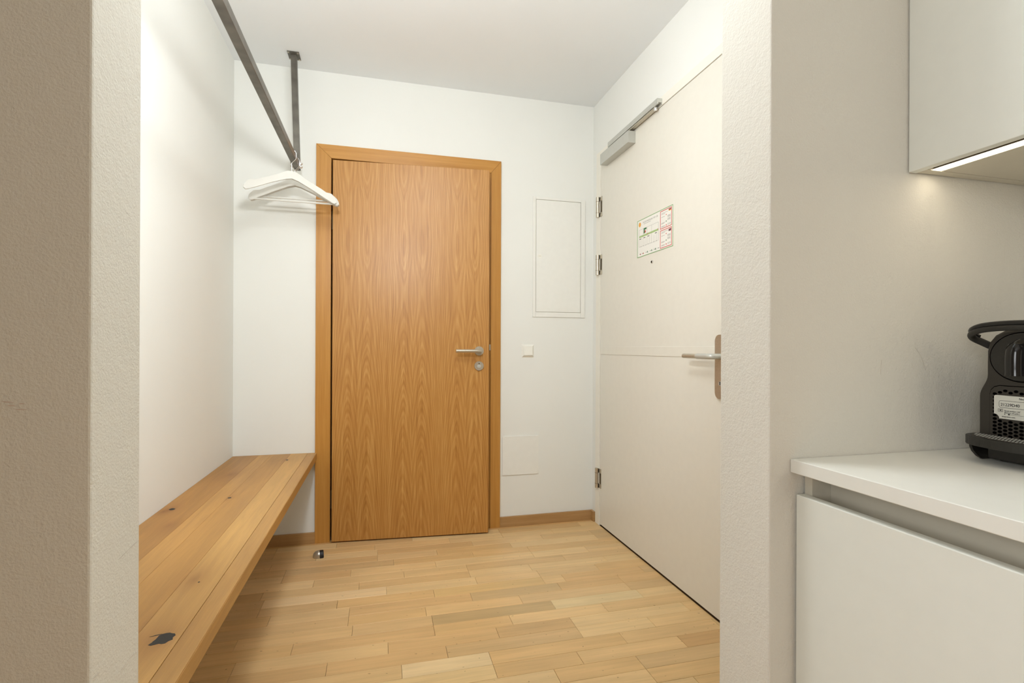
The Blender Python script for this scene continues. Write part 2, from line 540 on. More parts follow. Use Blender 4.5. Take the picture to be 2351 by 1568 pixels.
for s in (-1, 1):
    obj('pane', box(min(s * 0.03, s * 0.81), max(s * 0.03, s * 0.81), -0.006, 0.006, 0.06, 1.28), g.mat, win)

# scuffs on the wall ends
def scuff(par, p0, p1, wd, mat, plane):
    """thin mark between two points; plane 'x' lies on the reveal (x const), 'y' on the front face"""
    a, b = Vector(p0), Vector(p1)
    t = (b - a).normalized()
    nrm = Vector((1, 0, 0)) if plane == 'x' else Vector((0, -1, 0))
    s = t.cross(nrm)
    bm = bmesh.new()
    L = [a, a.lerp(b, 0.3) + s * wd, b, a.lerp(b, 0.6) - s * wd * 0.6]
    v0 = [bm.verts.new(p) for p in L]; v1 = [bm.verts.new(p + nrm * 0.0004) for p in L]
    bm.faces.new(v0); bm.faces.new(v1[::-1])
    for i in range(4):
        bm.faces.new((v0[i], v0[(i + 1) % 4], v1[(i + 1) % 4], v1[i]))
    obj('scuff_mark', bm, mat, par)
for (y0, z0, y1, z1) in ((0.821, 0.773, 0.850, 0.776), (0.850, 0.776, 0.881, 0.778), (0.826, 0.613, 0.850, 0.616), (0.850, 0.616, 0.874, 0.614), (0.756, 0.648, 0.774, 0.645)):
    scuff(wl, (OL, y0, z0), (OL, y1, z1), 0.0006, M['scuff'], 'x')
for (x0, z0, x1, z1) in ((-0.446, 1.003, -0.432, 1.001), (-0.440, 0.998, -0.430, 0.997), (-0.432, 0.993, -0.419, 0.992), (-0.428, 1.000, -0.421, 0.999)):
    scuff(wl, (x0, Y1, z0), (x1, Y1, z1), 0.0007, M['smear'], 'y')
for (x0, z0, x1, z1) in ((0.911, 1.051, 0.9095, 1.035), (0.9095, 1.035, 0.909, 1.023), (0.992, 1.075, 1.006, 1.060), (1.006, 1.060, 1.020, 1.030)):
    scuff(wr, (x0, Y1, z0), (x1, Y1, z1), 0.0004, M['scuff'], 'y')

# skirting
SK = 0.06
S(obj('baseboard_back_left', box(XL, -0.345, YB - 0.014, YB, 0, SK, 0.001), M['skirt_x']), 'short oak skirting left of the oak door')
S(obj('baseboard_back_right', box(0.689, XR, YB - 0.014, YB, 0, SK, 0.001), M['skirt_x']), 'oak skirting right of the oak door')
S(obj('baseboard_right', box(XR - 0.014, XR, 2.905, YB - 0.0145, 0, SK, 0.001), M['skirt_y']), 'tiny oak skirting piece beside the white door')
S(obj('baseboard_left', box(XL, XL + 0.014, Y2, YB - 0.0145, 0, SK, 0.001), M['skirt_y']), 'oak skirting under the bench')

# ------------------------------------------------------------------ oak door
d1 = S(empty('door_1', (0, YB, 0)), 'oak veneered interior door standing slightly ajar in an oak frame')
cx0, cx1, cz = -0.346, 0.689, 2.180
ix0, ix1, iz = -0.268, 0.628, 2.106
cy0, cy1 = -0.014, 0.0
def casing(pts, mat, name='casing'):
    return obj(name, prism(pts, 1, cy0, cy1, bev=0.0012), mat, d1)
casing([(cx0, 0), (ix0, 0), (ix0, iz), (cx0, cz)], M['casing_v'])
casing([(ix1, 0), (cx1, 0), (cx1, cz), (ix1, iz)], M['casing_v'])
casing([(cx0 + 0.0006, cz), (ix0 + 0.0006, iz), (ix1 - 0.0006, iz), (cx1 - 0.0006, cz)], M['casing_h'], 'casing_head')
bm = box(dh0, ix0, cy1, 0.095, 0, iz); bx(bm, ix1, dh1, cy1, 0.095, 0, iz); bx(bm, dh0, dh1, cy1, 0.095, iz, dhz)
obj('jamb_lining', bm, M['casing_v'], d1)
obj('unlit_room_panel', box(ix0, ix1, 0.06, 0.095, 0, iz), M['dark'], d1)  # near-black panel, its colour stands for the unlit room beyond the gap
obj('rebate', box(0.594, ix1, -0.009, 0.059, 0, iz), M['casing_v'], d1)
# leaf: hinged left, right edge a few centimetres into the hall
leaf_w, leaf_h = 0.862, 2.086
leaf = obj('door_leaf', box(0, leaf_w, 0, 0.040, 0, leaf_h, 0.0015), M['veneer'], d1)
leaf.location = (-0.2585, 2.926 - YB, 0.007)
leaf.rotation_euler = (0, 0, -math.atan2(0.063, 0.8595))
hx = 0.805
def cyl(name, c, r, y0, y1, mat, par, seg=32, bev=0.0012):
    bm = disc_stack([(r - bev, y1), (r, y1 - bev), (r, y0 + bev), (r - bev, y0)], axis=1, seg=seg, c=c)
    return obj(name, bm, mat, par, True)
cyl('rosette', (hx, 0, 1.052 - 0.007), 0.0265, -0.008, 0.0, M['steel'], leaf)
h = bmesh.new()
tube(spline([(hx, -0.008, 1.045), (hx, -0.045, 1.045), (hx - 0.012, -0.056, 1.045), (hx - 0.03, -0.058, 1.045), (hx - 0.135, -0.058, 1.045)], 5), 0.0098, 16, h)
obj('lever_handle', h, M['steel'], leaf, True)
key = cyl('key_rosette', (hx, 0, 0.966 - 0.007), 0.0265, -0.008, 0.0, M['steel'], leaf)
bm = disc_stack([(0.0105, -0.0079), (0.0105, -0.0092), (0.009, -0.0094)], 1, 24, c=(hx, 0, 0.957))
obj('lock_cylinder', bm, M['silver'], key, True)
bm = prism([(hx - 0.0035, 0.970), (hx + 0.0035, 0.970), (hx + 0.003, 0.974), (hx - 0.003, 0.974)], 1, -0.0090, -0.0078)
obj('keyhole', bm, M['black_hole'], key)
obj('strike_plate', box(0.619, 0.6282, cy0 - 0.0012, cy0 + 0.004, 1.055, 1.09, 0.0005), M['steel'], d1)
for hz in (0.23, 1.77):
    bm = tube([(-0.263, 0.008, hz - 0.05), (-0.263, 0.008, hz + 0.05)], 0.006, 12)
    obj('hinge', bm, M['alu'], d1, True)

# ------------------------------------------------------------------ white entrance door (right wall)
d2 = S(empty('door_2', (XR, 0, 0)), 'cream white entrance door with three steel hinges')
f0 = -0.006
bm = box(f0, 0.08, rd1 + 0.0018, rd1 + 0.058, 0, rdz + 0.045, 0.0008)
obj('frame_upright', bm, M['white_frame'], d2)
bm = box(f0, 0.08, rd0 - 0.058, rd0 - 0.003, 0, rdz + 0.045, 0.0008)
obj('frame_upright', bm, M['white_frame'], d2)
obj('frame_head', box(f0, 0.08, rd0 - 0.0028, rd1 + 0.0028, rdz + 0.0018, rdz + 0.045, 0.0008), M['white_frame'], d2)
obj('frame_stop', box(0.05, 0.095, rd0 - 0.0025, rd1 + 0.0025, 0.001, rdz + 0.0035), M['white_frame'], d2)
leaf2 = obj('door_leaf', box(-0.002, 0.045, rd0, rd1, 0.009, rdz, 0.001), M['white_door'], d2)
obj('cross_band', box(-0.0045, -0.002, rd0 + 0.004, rd1 - 0.004, 1.034, 1.079, 0.0008), M['white_door'], leaf2)
for z0, z1 in ((1.864, 1.986), (1.514, 1.636), (0.225, 0.343)):
    hg = obj('hinge', tube([(-0.0145, rd1 + 0.017, z0), (-0.0145, rd1 + 0.017, z1)], 0.0115, 16), M['steel'], d2, True)
    obj('hinge_leaf', box(-0.006, -0.002, rd1 - 0.022, rd1 + 0.012, z0 + 0.001, z0 + 0.026, 0.0005), M['steel'], hg)
    obj('hinge_leaf', box(-0.006, -0.002, rd1 - 0.022, rd1 + 0.012, z1 - 0.026, z1 - 0.001, 0.0005), M['steel'], hg)
    obj('hinge_shadow_gap', box(-0.004, -0.002, rd1 - 0.018, rd1 + 0.004, z0 + 0.028, z1 - 0.028), M['alu'], hg)
    bm = bmesh.new()
    for zz in (z0 + 0.027, z1 - 0.027):
        disc_stack([(0.0120, zz - 0.0008), (0.0120, zz + 0.0008)], 2, 16, bm, c=(-0.0145, rd1 + 0.017, 0))
    obj('hinge_ring', bm, M['alu'], hg, True)
# lock plate and lever
def round_rect(w2, h2, r, cu=0, cv=0, k=6):
    pts = []
    for sx, sy, a0 in ((1, 1, 0), (-1, 1, 90), (-1, -1, 180), (1, -1, 270)):
        for i in range(k + 1):
            a = math.radians(a0 + 90 * i / k)
            pts.append((cu + sx * (w2 - r) + math.cos(a) * r, cv + sy * (h2 - r) + math.sin(a) * r))
    return pts
py = 1.703
plate = obj('lock_plate', prism(round_rect(0.034, 0.125, 0.022, py, 1.000), 0, -0.012, -0.002, bev=0.0012), M['steel'], leaf2)
h = bmesh.new()
tube(spline([(-0.012, py, 1.04), (-0.045, py, 1.04), (-0.055, py + 0.010, 1.04), (-0.057, py + 0.03, 1.04), (-0.057, py + 0.085, 1.04)], 5), 0.0112, 16, h)
lev = obj('lever_handle', h, M['silver'], leaf2, True)
obj('lever_grip', tube([(-0.057, py + 0.0855, 1.04), (-0.057, py + 0.178, 1.04)], 0.0095, 16), M['steel'], lev, True)
bm = disc_stack([(0.009, -0.012), (0.009, -0.0135)], 0, 20, c=(0, py, 0.935))
obj('lock_cylinder', bm, M['silver'], plate, True)
obj('keyhole', box(-0.0145, -0.0130, py - 0.0015, py + 0.0015, 0.929, 0.942), M['black_hole'], plate)
# peephole
bm = disc_stack([(0.0085, -0.0018), (0.0085, -0.006), (0.006, -0.0075)], 0, 24, c=(0, 2.233, 1.494))
ph = obj('peephole', bm, M['chrome'], leaf2, True)
obj('peephole_lens', disc_stack([(0.0058, -0.0072), (0.004, -0.0085)], 0, 20, c=(0, 2.233, 1.494)), M['black_hole'], ph, True)

# door closer: body on the leaf, guide rail on the frame, arm between them
dc = empty('door_closer', (XR, 2.4, 2.14))
tag(dc, 'silver grey overhead door closer with slide rail above the white door', 'door closer')
def rel(bm):
    bmesh.ops.translate(bm, vec=(0, -2.4, -2.14), verts=bm.verts); return bm
obj('body', rel(box(-0.046, -0.0022, 2.408, 2.755, 2.144, 2.2065, 0.0015)), M['silver'], dc)
bm = box(-0.032, -0.0034, 2.142, 2.682, 2.231, 2.250, 0.001)
obj('guide_rail', rel(bm), M['silver'], dc)
bm = box(-0.032, -0.027, 2.142, 2.682, 2.2225, 2.2308); bx(bm, -0.009, -0.0034, 2.142, 2.682, 2.2225, 2.2308)
obj('rail_lip', rel(bm), M['silver'], dc)
bm = box(-0.030, -0.010, 2.175, 2.455, 2.2135, 2.2195, 0.001)
obj('arm', rel(bm), M['steel'], dc)
obj('slide_pin', rel(disc_stack([(0.009, 2.2085), (0.010, 2.2115), (0.009, 2.2225)], 2, 24, c=(-0.020, 2.178, 0))), M['chrome'], dc, True)
obj('spindle', rel(disc_stack([(0.012, 2.206), (0.012, 2.214)], 2, 20, c=(-0.020, 2.445, 0))), M['steel'], dc, True)

# evacuation notice on the white door (flat print)
sg = empty('evacuation_notice', (XR - 0.002, 2.217, 1.632))
tag(sg, 'laminated evacuation plan with green border and red boxes on the white door', 'notice')
SW, SH = 0.332, 0.190          # width along y, height
def sq(u0, u1, v0, v1, d0, d1, bm=None):
    """u to the right seen from the hall (towards -y), v up, depth d off the sheet"""
    bm = bm or bmesh.new()
    return bx(bm, -d1, -d0, -u1, -u0, v0, v1)
def ring4(u0, u1, v0, v1, t, d0, d1):
    bm = sq(u0, u1, v1 - t, v1, d0, d1); sq(u0, u1, v0, v0 + t, d0, d1, bm)
    sq(u0, u0 + t * 1.3, v0 + t, v1 - t, d0, d1, bm); sq(u1 - t * 1.3, u1, v0 + t, v1 - t, d0, d1, bm)
    return bm
obj('laminate', sq(-0.181, 0.181, -0.104, 0.104, 0.0, 0.0004), M['white_door'], sg)
sheet = obj('sheet', sq(-SW / 2, SW / 2, -SH / 2, SH / 2, 0.0004, 0.0010), M['paper'], sg)
P0, P1 = 0.0010, 0.0013
obj('green_border', ring4(-SW / 2, SW / 2, -SH / 2, SH / 2, 0.0030, P0, P1), M['green'], sheet)
for v0, v1 in ((-0.088, -0.003), (0.003, 0.088)):
    obj('red_box', ring4(0.056, 0.156, v0, v1, 0.0030, P0, P1), M['red'], sheet)
# flags
fl = sq(0.132, 0.150, 0.080, 0.0835, P0, P1); obj('flag_black', sq(0.130, 0.150, 0.0795, 0.0825, P0, P1), M['ink'], sheet)
fl.free()
obj('flag_red', sq(0.130, 0.150, 0.0765, 0.0795, P0, P1), M['red'], sheet)
obj('flag_gold', sq(0.130, 0.150, 0.0735, 0.0765, P0, P1), M['gold'], sheet)
obj('flag_blue', sq(0.130, 0.150, -0.020, -0.0095, P0, P1), M['navy'], sheet)
bm = sq(0.130, 0.150, -0.0153, -0.0142, P1, P1 + 0.0002); sq(0.139, 0.141, -0.020, -0.0095, P1, P1 + 0.0002, bm)
obj('flag_cross', bm, M['red'], sheet)
# logo disc, plan, legend
bm = disc_stack([(0.0115, -P0), (0.0115, -P1)], 0, 28, c=(0, 0.140, 0.0715)); obj('orange_logo', bm, M['orange'], sheet)
pu0, pu1, pv0, pv1 = -0.146, 0.040, -0.043, 0.045
bm = ring4(pu0, pu1, pv0, pv1, 0.0008, P0, P1)
for q in (0.22, 0.43, 0.66):
    u = pu0 + (pu1 - pu0) * q
    sq(u, u + 0.0008, pv0, pv1, P0, P1, bm)
for q in (0.1, 0.32, 0.54, 0.78, 0.9):
    u = pu0 + (pu1 - pu0) * q
    sq(u, u + 0.0006, pv0, pv0 + 0.035, P0, P1, bm)
obj('floor_plan_lines', bm, M['grey_ink'], sheet)
bm = bmesh.new()
for i in range(7):
    u = pu0 + (pu1 - pu0) * (0.08 + i * 0.135)
    sq(u, u + 0.007, pv0 - 0.0006, pv0 + 0.0008, P1, P1 + 0.0002, bm)
for q in (0.02, 0.24, 0.45, 0.83):
    u = pu0 + (pu1 - pu0) * q
    sq(u, u + 0.018, -0.0045, -0.0015, P0, P1, bm)
obj('floor_plan_notes', bm, M['ink'], sheet)['kind'] = 'stuff'
obj('corridor', sq(pu0, pu1, 0.004, 0.0135, P0, P1 - 0.0001), M['lgreen'], sheet)
bm = sq(-0.100, -0.072, 0.036, 0.045, P1, P1 + 0.0002); sq(-0.100, -0.090, 0.018, 0.036, P1, P1 + 0.0002, bm)
obj('own_room', bm, M['dgreen'], sheet)
bm = sq(-0.089, -0.080, 0.020, 0.032, P1, P1 + 0.0002); sq(-0.066, -0.056, 0.010, 0.013, P1, P1 + 0.0002, bm); sq(0.034, 0.040, 0.009, 0.013, P1, P1 + 0.0002, bm)
obj('own_room_marker', bm, M['red'], sheet)['kind'] = 'stuff'
bm = bmesh.new(); random.seed(3)
for base in (0.0, -0.0885):
    for v, u0, u1 in ((0.075, 0.066, 0.122), (0.070, 0.066, 0.098), (0.057, 0.066, 0.096), (0.0545, 0.120, 0.146), (0.0510, 0.120, 0.144), (0.0475, 0.120, 0.146),
                      (0.041, 0.120, 0.145), (0.0375, 0.120, 0.142), (0.034, 0.120, 0.145), (0.029, 0.066, 0.100), (0.0255, 0.066, 0.092), (0.0135, 0.066, 0.100), (0.010, 0.066, 0.096), (0.012, 0.120, 0.147), (0.0165, 0.120, 0.148)):
        sq(u0, u1, v + base, v + base + 0.0014, P0, P1, bm)
for i, u in enumerate((-0.150, -0.126, -0.090, -0.050, -0.012, 0.024)):
    sq(u + 0.010, u + 0.024, -0.0815, -0.0790, P0, P1, bm)
sq(-0.100, -0.030, 0.0655, 0.0670, P0, P1, bm)
obj('small_print', bm, M['grey_ink'], sheet)['kind'] = 'stuff'
bm = bmesh.new()
for base in (0.0, -0.0885):
    sq(0.106, 0.112, 0.029 + base, 0.034 + base, P0, P1, bm)
for u in (-0.064, -0.024, 0.012):
    sq(u, u + 0.006, -0.084, -0.076, P0, P1, bm)
obj('legend_symbols', bm, M['dgreen'], sheet)['kind'] = 'stuff'
bm = bmesh.new()
for base in (0.0, -0.0885):
    sq(0.106, 0.112, 0.011 + base, 0.0165 + base, P0, P1, bm)
    ring = sq(0.106, 0.112, 0.060 + base, 0.0645 + base, P0, P1, bm)
for u in (-0.136, -0.106):
    sq(u, u + 0.006, -0.084, -0.077, P0, P1, bm)
obj('legend_symbols_red', bm, M['red'], sheet)['kind'] = 'stuff'
# text frame: x right -> -y, y up -> z, normal -> -x
TX = Matrix(((0, 0, -1, 0), (-1, 0, 0, 0), (0, 1, 0, 0), (0, 0, 0, 1)))
text('heading', 'FLUCHTWEGPLAN TOP 1.28', 0.0112, M['grey_ink'], sheet, Matrix.Translation((-0.0011, 0.108, 0.0715)) @ TX)

# ------------------------------------------------------------------ things on the far wall
YW = YB
mp = empty('fuse_box_panel', (1.008 * 1.0, YW, 1.26))
mp.location = (1.0595, YW, 1.259)
tag(mp, 'white recessed fuse box door with round lock above the light switch', 'panel')
pw, phh = 0.170, 0.733
fb = bmesh.new()
bx(fb, -pw, -pw + 0.019, -0.006, 0, 0, phh, 0.0015); bx(fb, pw - 0.028, pw, -0.006, 0, 0, phh, 0.0015)
bx(fb, -pw + 0.0192, pw - 0.0282, -0.006, 0, 0, 0.030, 0.0015); bx(fb, -pw + 0.0192, pw - 0.0282, -0.006, 0, phh - 0.016, phh, 0.0015)
obj('frame', fb, M['cover'], mp)
obj('recess', box(-pw + 0.0193, pw - 0.0283, -0.001, 0, 0.0305, phh - 0.0165), M['cab_edge'], mp)
lid = obj('lid', box(-pw + 0.0215, pw - 0.0305, -0.0055, -0.001, 0.0325, phh - 0.0185, 0.0008), M['cover'], mp)
lk = obj('lock', disc_stack([(0.0135, -0.0055), (0.0135, -0.0068), (0.011, -0.0072)], 1, 28, c=(-0.126, 0, 0.371)), M['plastic'], lid, True)
obj('lock_slot', prism([(-0.134, 0.3695), (-0.118, 0.3695), (-0.118, 0.3725), (-0.134, 0.3725)], 1, -0.0074, -0.0070), M['cab_edge'], lk)

sw = empty('light_switch', (0.8605, YW, 1.052))
tag(sw, 'small square white light switch beside the oak door', 'light switch')
def frustum(a, b, y0, y1, ia=None):
    bm = bmesh.new()
    A = [bm.verts.new((sx * a, y0, sz * a)) for sx, sz in ((-1, -1), (1, -1), (1, 1), (-1, 1))]
    B = [bm.verts.new((sx * b, y1, sz * b)) for sx, sz in ((-1, -1), (1, -1), (1, 1), (-1, 1))]
    bm.faces.new(A); bm.faces.new(B[::-1])
    for i in range(4):
        bm.faces.new((A[i], A[(i + 1) % 4], B[(i + 1) % 4], B[i]))
    return bm
obj('surround', frustum(0.039, 0.029, 0, -0.010), M['plastic'], sw)
rk = prism([(-0.0102, -0.027), (-0.0102, 0.027), (-0.0125, 0.027), (-0.0165, -0.026)], 0, -0.027, 0.027, bev=0.0008)
obj('rocker', rk, M['plastic'], sw)

cp = empty('wall_cover_plate', (0.8175, YW, 0.4225))
tag(cp, 'flat square white cover plate low on the wall above the skirting', 'cover plate')
obj('plate', prism(round_rect(0.112, 0.116, 0.006), 1, -0.0055, 0, bev=0.0008), M['cover'], cp)
for sx in (-1, 1):
    for sz in (-1, 1):
        obj('screw_cap', disc_stack([(0.004, -0.0055), (0.0034, -0.0061)], 1, 14, c=(sx * 0.100, 0, sz * 0.104)), M['cover'], cp, True)

# door stop on the floor
ds = empty('door_stop', (-0.301, 2.752, 0), math.radians(10))
tag(ds, 'small half round steel door stop with black rubber on the parquet', 'door stop')
bm = bmesh.new()
n = 20
prof = [(0.030, 0.0), (0.0300, 0.010), (0.027, 0.020), (0.019, 0.029), (0.010, 0.033), (0.001, 0.0342)]
rows = []
for r, hgt in prof:
    rows.append([bm.verts.new((-abs(math.cos(a)) * r * 1.05 if True else 0, math.sin(a) * r * 0.85, hgt)) for a in [(-0.5 + i / n) * PI for i in range(n + 1)]])
for a, b in zip(rows, rows[1:]):
    for i in range(n):
        bm.faces.new((a[i], a[i + 1], b[i + 1], b[i]))
bm.faces.new([r[0] for r in rows] + [r[-1] for r in rows][::-1])
obj('steel_shell', bm, M['steel'], ds, True)
pts = [(math.sin(a) * 0.0245, abs(math.cos(a)) * 0.0325) for a in [(-0.5 + i / 16) * PI for i in range(17)]]
obj('rubber_buffer', prism(pts, 0, 0.0, 0.020, bev=0.003), M['rubber'], ds)

# ------------------------------------------------------------------ bench
bn = empty('wall_bench', (0, 0, 0))
tag(bn, 'long knotty oak wall bench of joined planks along the left wall', 'bench')
ZB, TB = 0.493, 0.038
edges = [XL + 0.001, -0.628, -0.565, -0.470, -0.384, -0.338]
far = [XL + 0.001, -0.634, -0.557, -0.466, -0.389, -0.338]
tn = [srgb(170, 124, 66), srgb(184, 138, 76), srgb(180, 134, 72), srgb(194, 150, 86), srgb(180, 136, 76)]
for i in range(5):
    bm = bx(bmesh.new(), edges[i] + 0.0002, edges[i + 1] - 0.0002, Y2 + 0.002, YB - 0.002, ZB - TB, ZB, 0.0)
    es = [e for e in bm.edges if abs((e.verts[0].co - e.verts[1].co).y) > 0.5]
    bmesh.ops.bevel(bm, geom=es, offset=0.0014 if i == 4 else 0.0003, segments=2 if i == 4 else 1, affect='EDGES')
    pl = obj('plank', bm, M['bench'], bn)
    pl.color = tn[i]
# black filled knots set into the planks
def knot(cx, cy, rx, ry, rot, tail=None, seed=0):
    rnd = random.Random(seed)
    pts = []
    for k in range(18):
        a = 2 * PI * k / 18
        q = 1 + rnd.uniform(-0.14, 0.14)
        x, y = math.cos(a) * rx * q, math.sin(a) * ry * q
        pts.append((cx + x * math.cos(rot) - y * math.sin(rot), cy + x * math.sin(rot) + y * math.cos(rot)))
    bm = prism(pts, 2, ZB - 0.004, ZB + 0.0002)
    if tail:
        prism(tail, 2, ZB - 0.004, ZB + 0.00021, bm)
    obj('knot', bm, M['rubber'], bn)
knot(-0.413, 1.142, 0.017, 0.021, 0.0, [(-0.424, 1.145), (-0.434, 1.124), (-0.428, 1.120), (-0.413, 1.125)], 1)
knot(-0.433, 1.158, 0.010, 0.0016, 0.3, None, 5)
knot(-0.716, 2.043, 0.009, 0.012, 0.2, None, 2)
knot(-0.558, 2.145, 0.006, 0.008, 0, None, 3)
knot(-0.463, 2.796, 0.005, 0.012, 0, None, 4)
knot(-0.430, 1.395, 0.0022, 0.0034, 0, None, 6)
# concealed wall batten carrying the bench
obj('wall_batten', box(XL + 0.001, XL + 0.035, Y2 + 0.05, YB - 0.05, ZB - TB - 0.05, ZB - TB), M['bench'], bn)

# ------------------------------------------------------------------ clothes rail
cr = empty('clothes_rail', (-0.43, 2.83, ZC))
tag(cr, 'dark raw steel clothes rail hung from the ceiling on a square post', 'clothes rail')
def rr(bm):
    bmesh.ops.translate(bm, vec=(0.43, -2.83, -ZC), verts=bm.verts); return bm
RX, RW, RZ0, RZ1 = -0.4255, 0.0150, 1.990, 2.022
obj('rod', rr(box(RX - RW, RX + RW, Y2 - 0.0, 2.8118, RZ0, RZ1, 0.0018)), M['raw_steel'], cr)
bm = bmesh.new()
# post leans a touch, as in the photo
b0 = [(-0.4385, 2.8125), (-0.4095, 2.8125), (-0.4095, 2.8425), (-0.4385, 2.8425)]
t0 = [(-0.4570, 2.8125), (-0.4280, 2.8125), (-0.4280, 2.8425), (-0.4570, 2.8425)]
lo = [bm.verts.new((x, y, 1.989)) for x, y in b0]; hi = [bm.verts.new((x, y, ZC - 0.004)) for x, y in t0]
bm.faces.new(lo); bm.faces.new(hi[::-1])
for i in range(4):
    bm.faces.new((lo[i], hi[i], hi[(i + 1) % 4], lo[(i + 1) % 4]))
bmesh.ops.bevel(bm, geom=list(bm.edges), offset=0.0016, segments=2, affect='EDGES')
obj('post', rr(bm), M['raw_steel'], cr)
cpz = obj('ceiling_plate', rr(box(-0.471, -0.4135, 2.789, 2.8665, ZC - 0.004, ZC - 0.0002, 0.0005)), M['raw_steel'], cr)
for x in (-0.4645, -0.420):
    for y in (2.797, 2.8585):
        obj('screw', rr(disc_stack([(0.005, ZC - 0.0042), (0.005, ZC - 0.006), (0.003, ZC - 0.007)], 2, 12, c=(x, y, 0))), M['steel'], cpz, True)
for i, (y, z) in enumerate(((2.8035, 1.9975), (2.8035, 2.0145))):
    bt = obj('bolt', rr(tube([(RX - RW - 0.014, y, z), (RX + RW + 0.002, y, z)], 0.0032, 10)), M['steel'], cr, True)
    obj('nut', rr(disc_stack([(0.007, RX - RW - 0.006), (0.007, RX - RW - 0.0003)], 0, 6, c=(0, y, z))), M['steel'], bt)
    obj('acorn_nut', rr(disc_stack([(0.0078, RX + RW + 0.0003), (0.0078, RX + RW + 0.007), (0.0065, RX + RW + 0.0115), (0.003, RX + RW + 0.0145), (0.0005, RX + RW + 0.015)], 0, 12, c=(0, y, z))), M['chrome'], bt, True)

# ------------------------------------------------------------------ hangers
def make_hanger(name, label, loc, rz, bar=0.0, hook_dir=1):
    """origin = top of the hook, x along the hanger"""
    t = empty(name, loc, rz)
    tag(t, label, 'hanger', 'white wooden hangers on the clothes rail')
    W2 = 0.213
    top = [(0.0, -0.064), (0.020, -0.066), (0.036, -0.075), (0.062, -0.091), (0.100, -0.109), (0.140, -0.1275), (0.158, -0.137), (0.165, -0.1425), (0.171, -0.1425), (0.178, -0.140), (0.190, -0.144), (0.202, -0.156), (0.210, -0.170), (W2, -0.184)]
    bot = [(W2 - 0.010, -0.192), (0.192, -0.189), (0.150, -0.167), (0.090, -0.136), (0.030, -0.107), (0.0, -0.099)]
    DZ = -0.045
    top = [(x, z + DZ) for x, z in top]; bot = [(x, z + DZ) for x, z in bot]
    right = top + bot
    left = [(-x, z) for x, z in right[::-1] if x > 0.0]
    pts = right + [p for p in left]
    bm = bmesh.new()
    th = 0.0062
    F = [bm.verts.new((x, -th + 0.9 * x * x * -0.25, z)) for x, z in pts]
    B = [bm.verts.new((x, th + 0.9 * x * x * -0.25, z)) for x, z in pts]
    n = len(pts)
    fs = [bm.faces.new(F), bm.faces.new(B[::-1])]
    for i in range(n):
        bm.faces.new((F[i], B[i], B[(i + 1) % n], F[(i + 1) % n]))
    es = list({e for f in fs for e in f.edges})
    bmesh.ops.bevel(bm, geom=es, offset=0.002, segments=2, affect='EDGES')
    bmesh.ops.triangulate(bm, faces=[f for f in bm.faces if len(f.verts) > 4])
    obj('shoulders', bm, M['hanger'], t)
    if bar:
        yb = 0.9 * bar * bar * -0.25
        zb_ = {0.188: -0.183, 0.156: -0.165}[bar] + DZ
        obj('trouser_bar', tube([(-bar, yb, zb_), (bar, yb, zb_)], 0.0050, 12), M['hanger'], t, True)
    r = 0.0205
    hook = [(-hook_dir * math.cos(a) * r, 0, -r + math.sin(a) * r - 0.0018) for a in [math.radians(q) for q in range(-5, 181, 15)]]
    hook = [Vector(p) for p in hook]
    tail = [Vector((hook_dir * 0.0205, 0, -0.034)), Vector((hook_dir * 0.018, 0, -0.046)), Vector((hook_dir * 0.007, 0, -0.060)), Vector((0, 0, -0.070)), Vector((0, 0, -0.084)), Vector((0, 0, -0.118))]
    obj('hook', tube(spline(hook + tail, 4), 0.0018, 10), M['steel'] if False else M['chrome'], t, True)
    return t
HZ = RZ1 + 0.0116
hangers = [((-0.4255, 2.664, HZ + 0.0022), math.radians(22), 0.0, 'white wooden hanger turned towards the room, no bar, nearest on the rail'),
           ((-0.4255, 2.764, HZ), math.radians(0.5), 0.188, 'white wooden hanger with low trouser bar, in the middle of the three'),
           ((-0.4255, 2.782, HZ + 0.0005), math.radians(0.5), 0.156, 'white wooden hanger with higher shorter trouser bar, hindmost next to the post')]
for loc, rz, bar, lab in hangers:
    make_hanger('clothes_hanger', lab, loc, rz, bar)

# ------------------------------------------------------------------ hall ceiling lamp (above the frame)
cl = empty('ceiling_lamp', (0.15, 1.15, ZC))
tag(cl, 'round white drum ceiling lamp in the hall', 'ceiling lamp')
obj('lamp_base', disc_stack([(0.15, -0.0002), (0.16, -0.006), (0.16, -0.03), (0.155, -0.034)], 2, 48), M['plastic'], cl, True)
obj('diffuser', disc_stack([(0.150, -0.0342), (0.165, -0.060), (0.165, -0.18), (0.14, -0.205), (0.08, -0.218)], 2, 48), emit('lamp_diffuser_glow', (0.92, 0.97, 1.0, 1), 30), cl, True)

# ------------------------------------------------------------------ kitchen base unit
ku = empty('base_cabinet', (0.713, 0.0, 0))
tag(ku, 'matt white handleless base cabinet under the worktop', 'cabinet')
CY0, CY1 = -0.60, Y1 - 0.004
obj('front', box(0.0, 0.019, CY0, CY1 - 0.002, 0.105, 0.813, 0.0015), M['cab_white'], ku)
bm = box(0.0205, 0.585, CY1 - 0.016, CY1, 0.10, 0.850)
bx(bm, 0.0205, 0.585, CY0, CY0 + 0.016, 0.10, 0.850)
bx(bm, 0.0205, 0.585, CY0 + 0.016, CY1 - 0.016, 0.10, 0.116)
bx(bm, 0.569, 0.585, CY0 + 0.016, CY1 - 0.016, 0.116, 0.850)
obj('carcass', bm, M['cab_edge'], ku)
obj('finger_recess', box(0.060, 0.070, CY0 + 0.0165, CY1 - 0.0165, 0.770, 0.850), M['cab_edge'], ku)
obj('recess_floor', box(0.0205, 0.0595, CY0 + 0.0165, CY1 - 0.0165, 0.764, 0.772), M['cab_edge'], ku)
obj('plinth', box(0.06, 0.075, CY0, CY1, 0, 0.0995), M['cab_white'], ku)
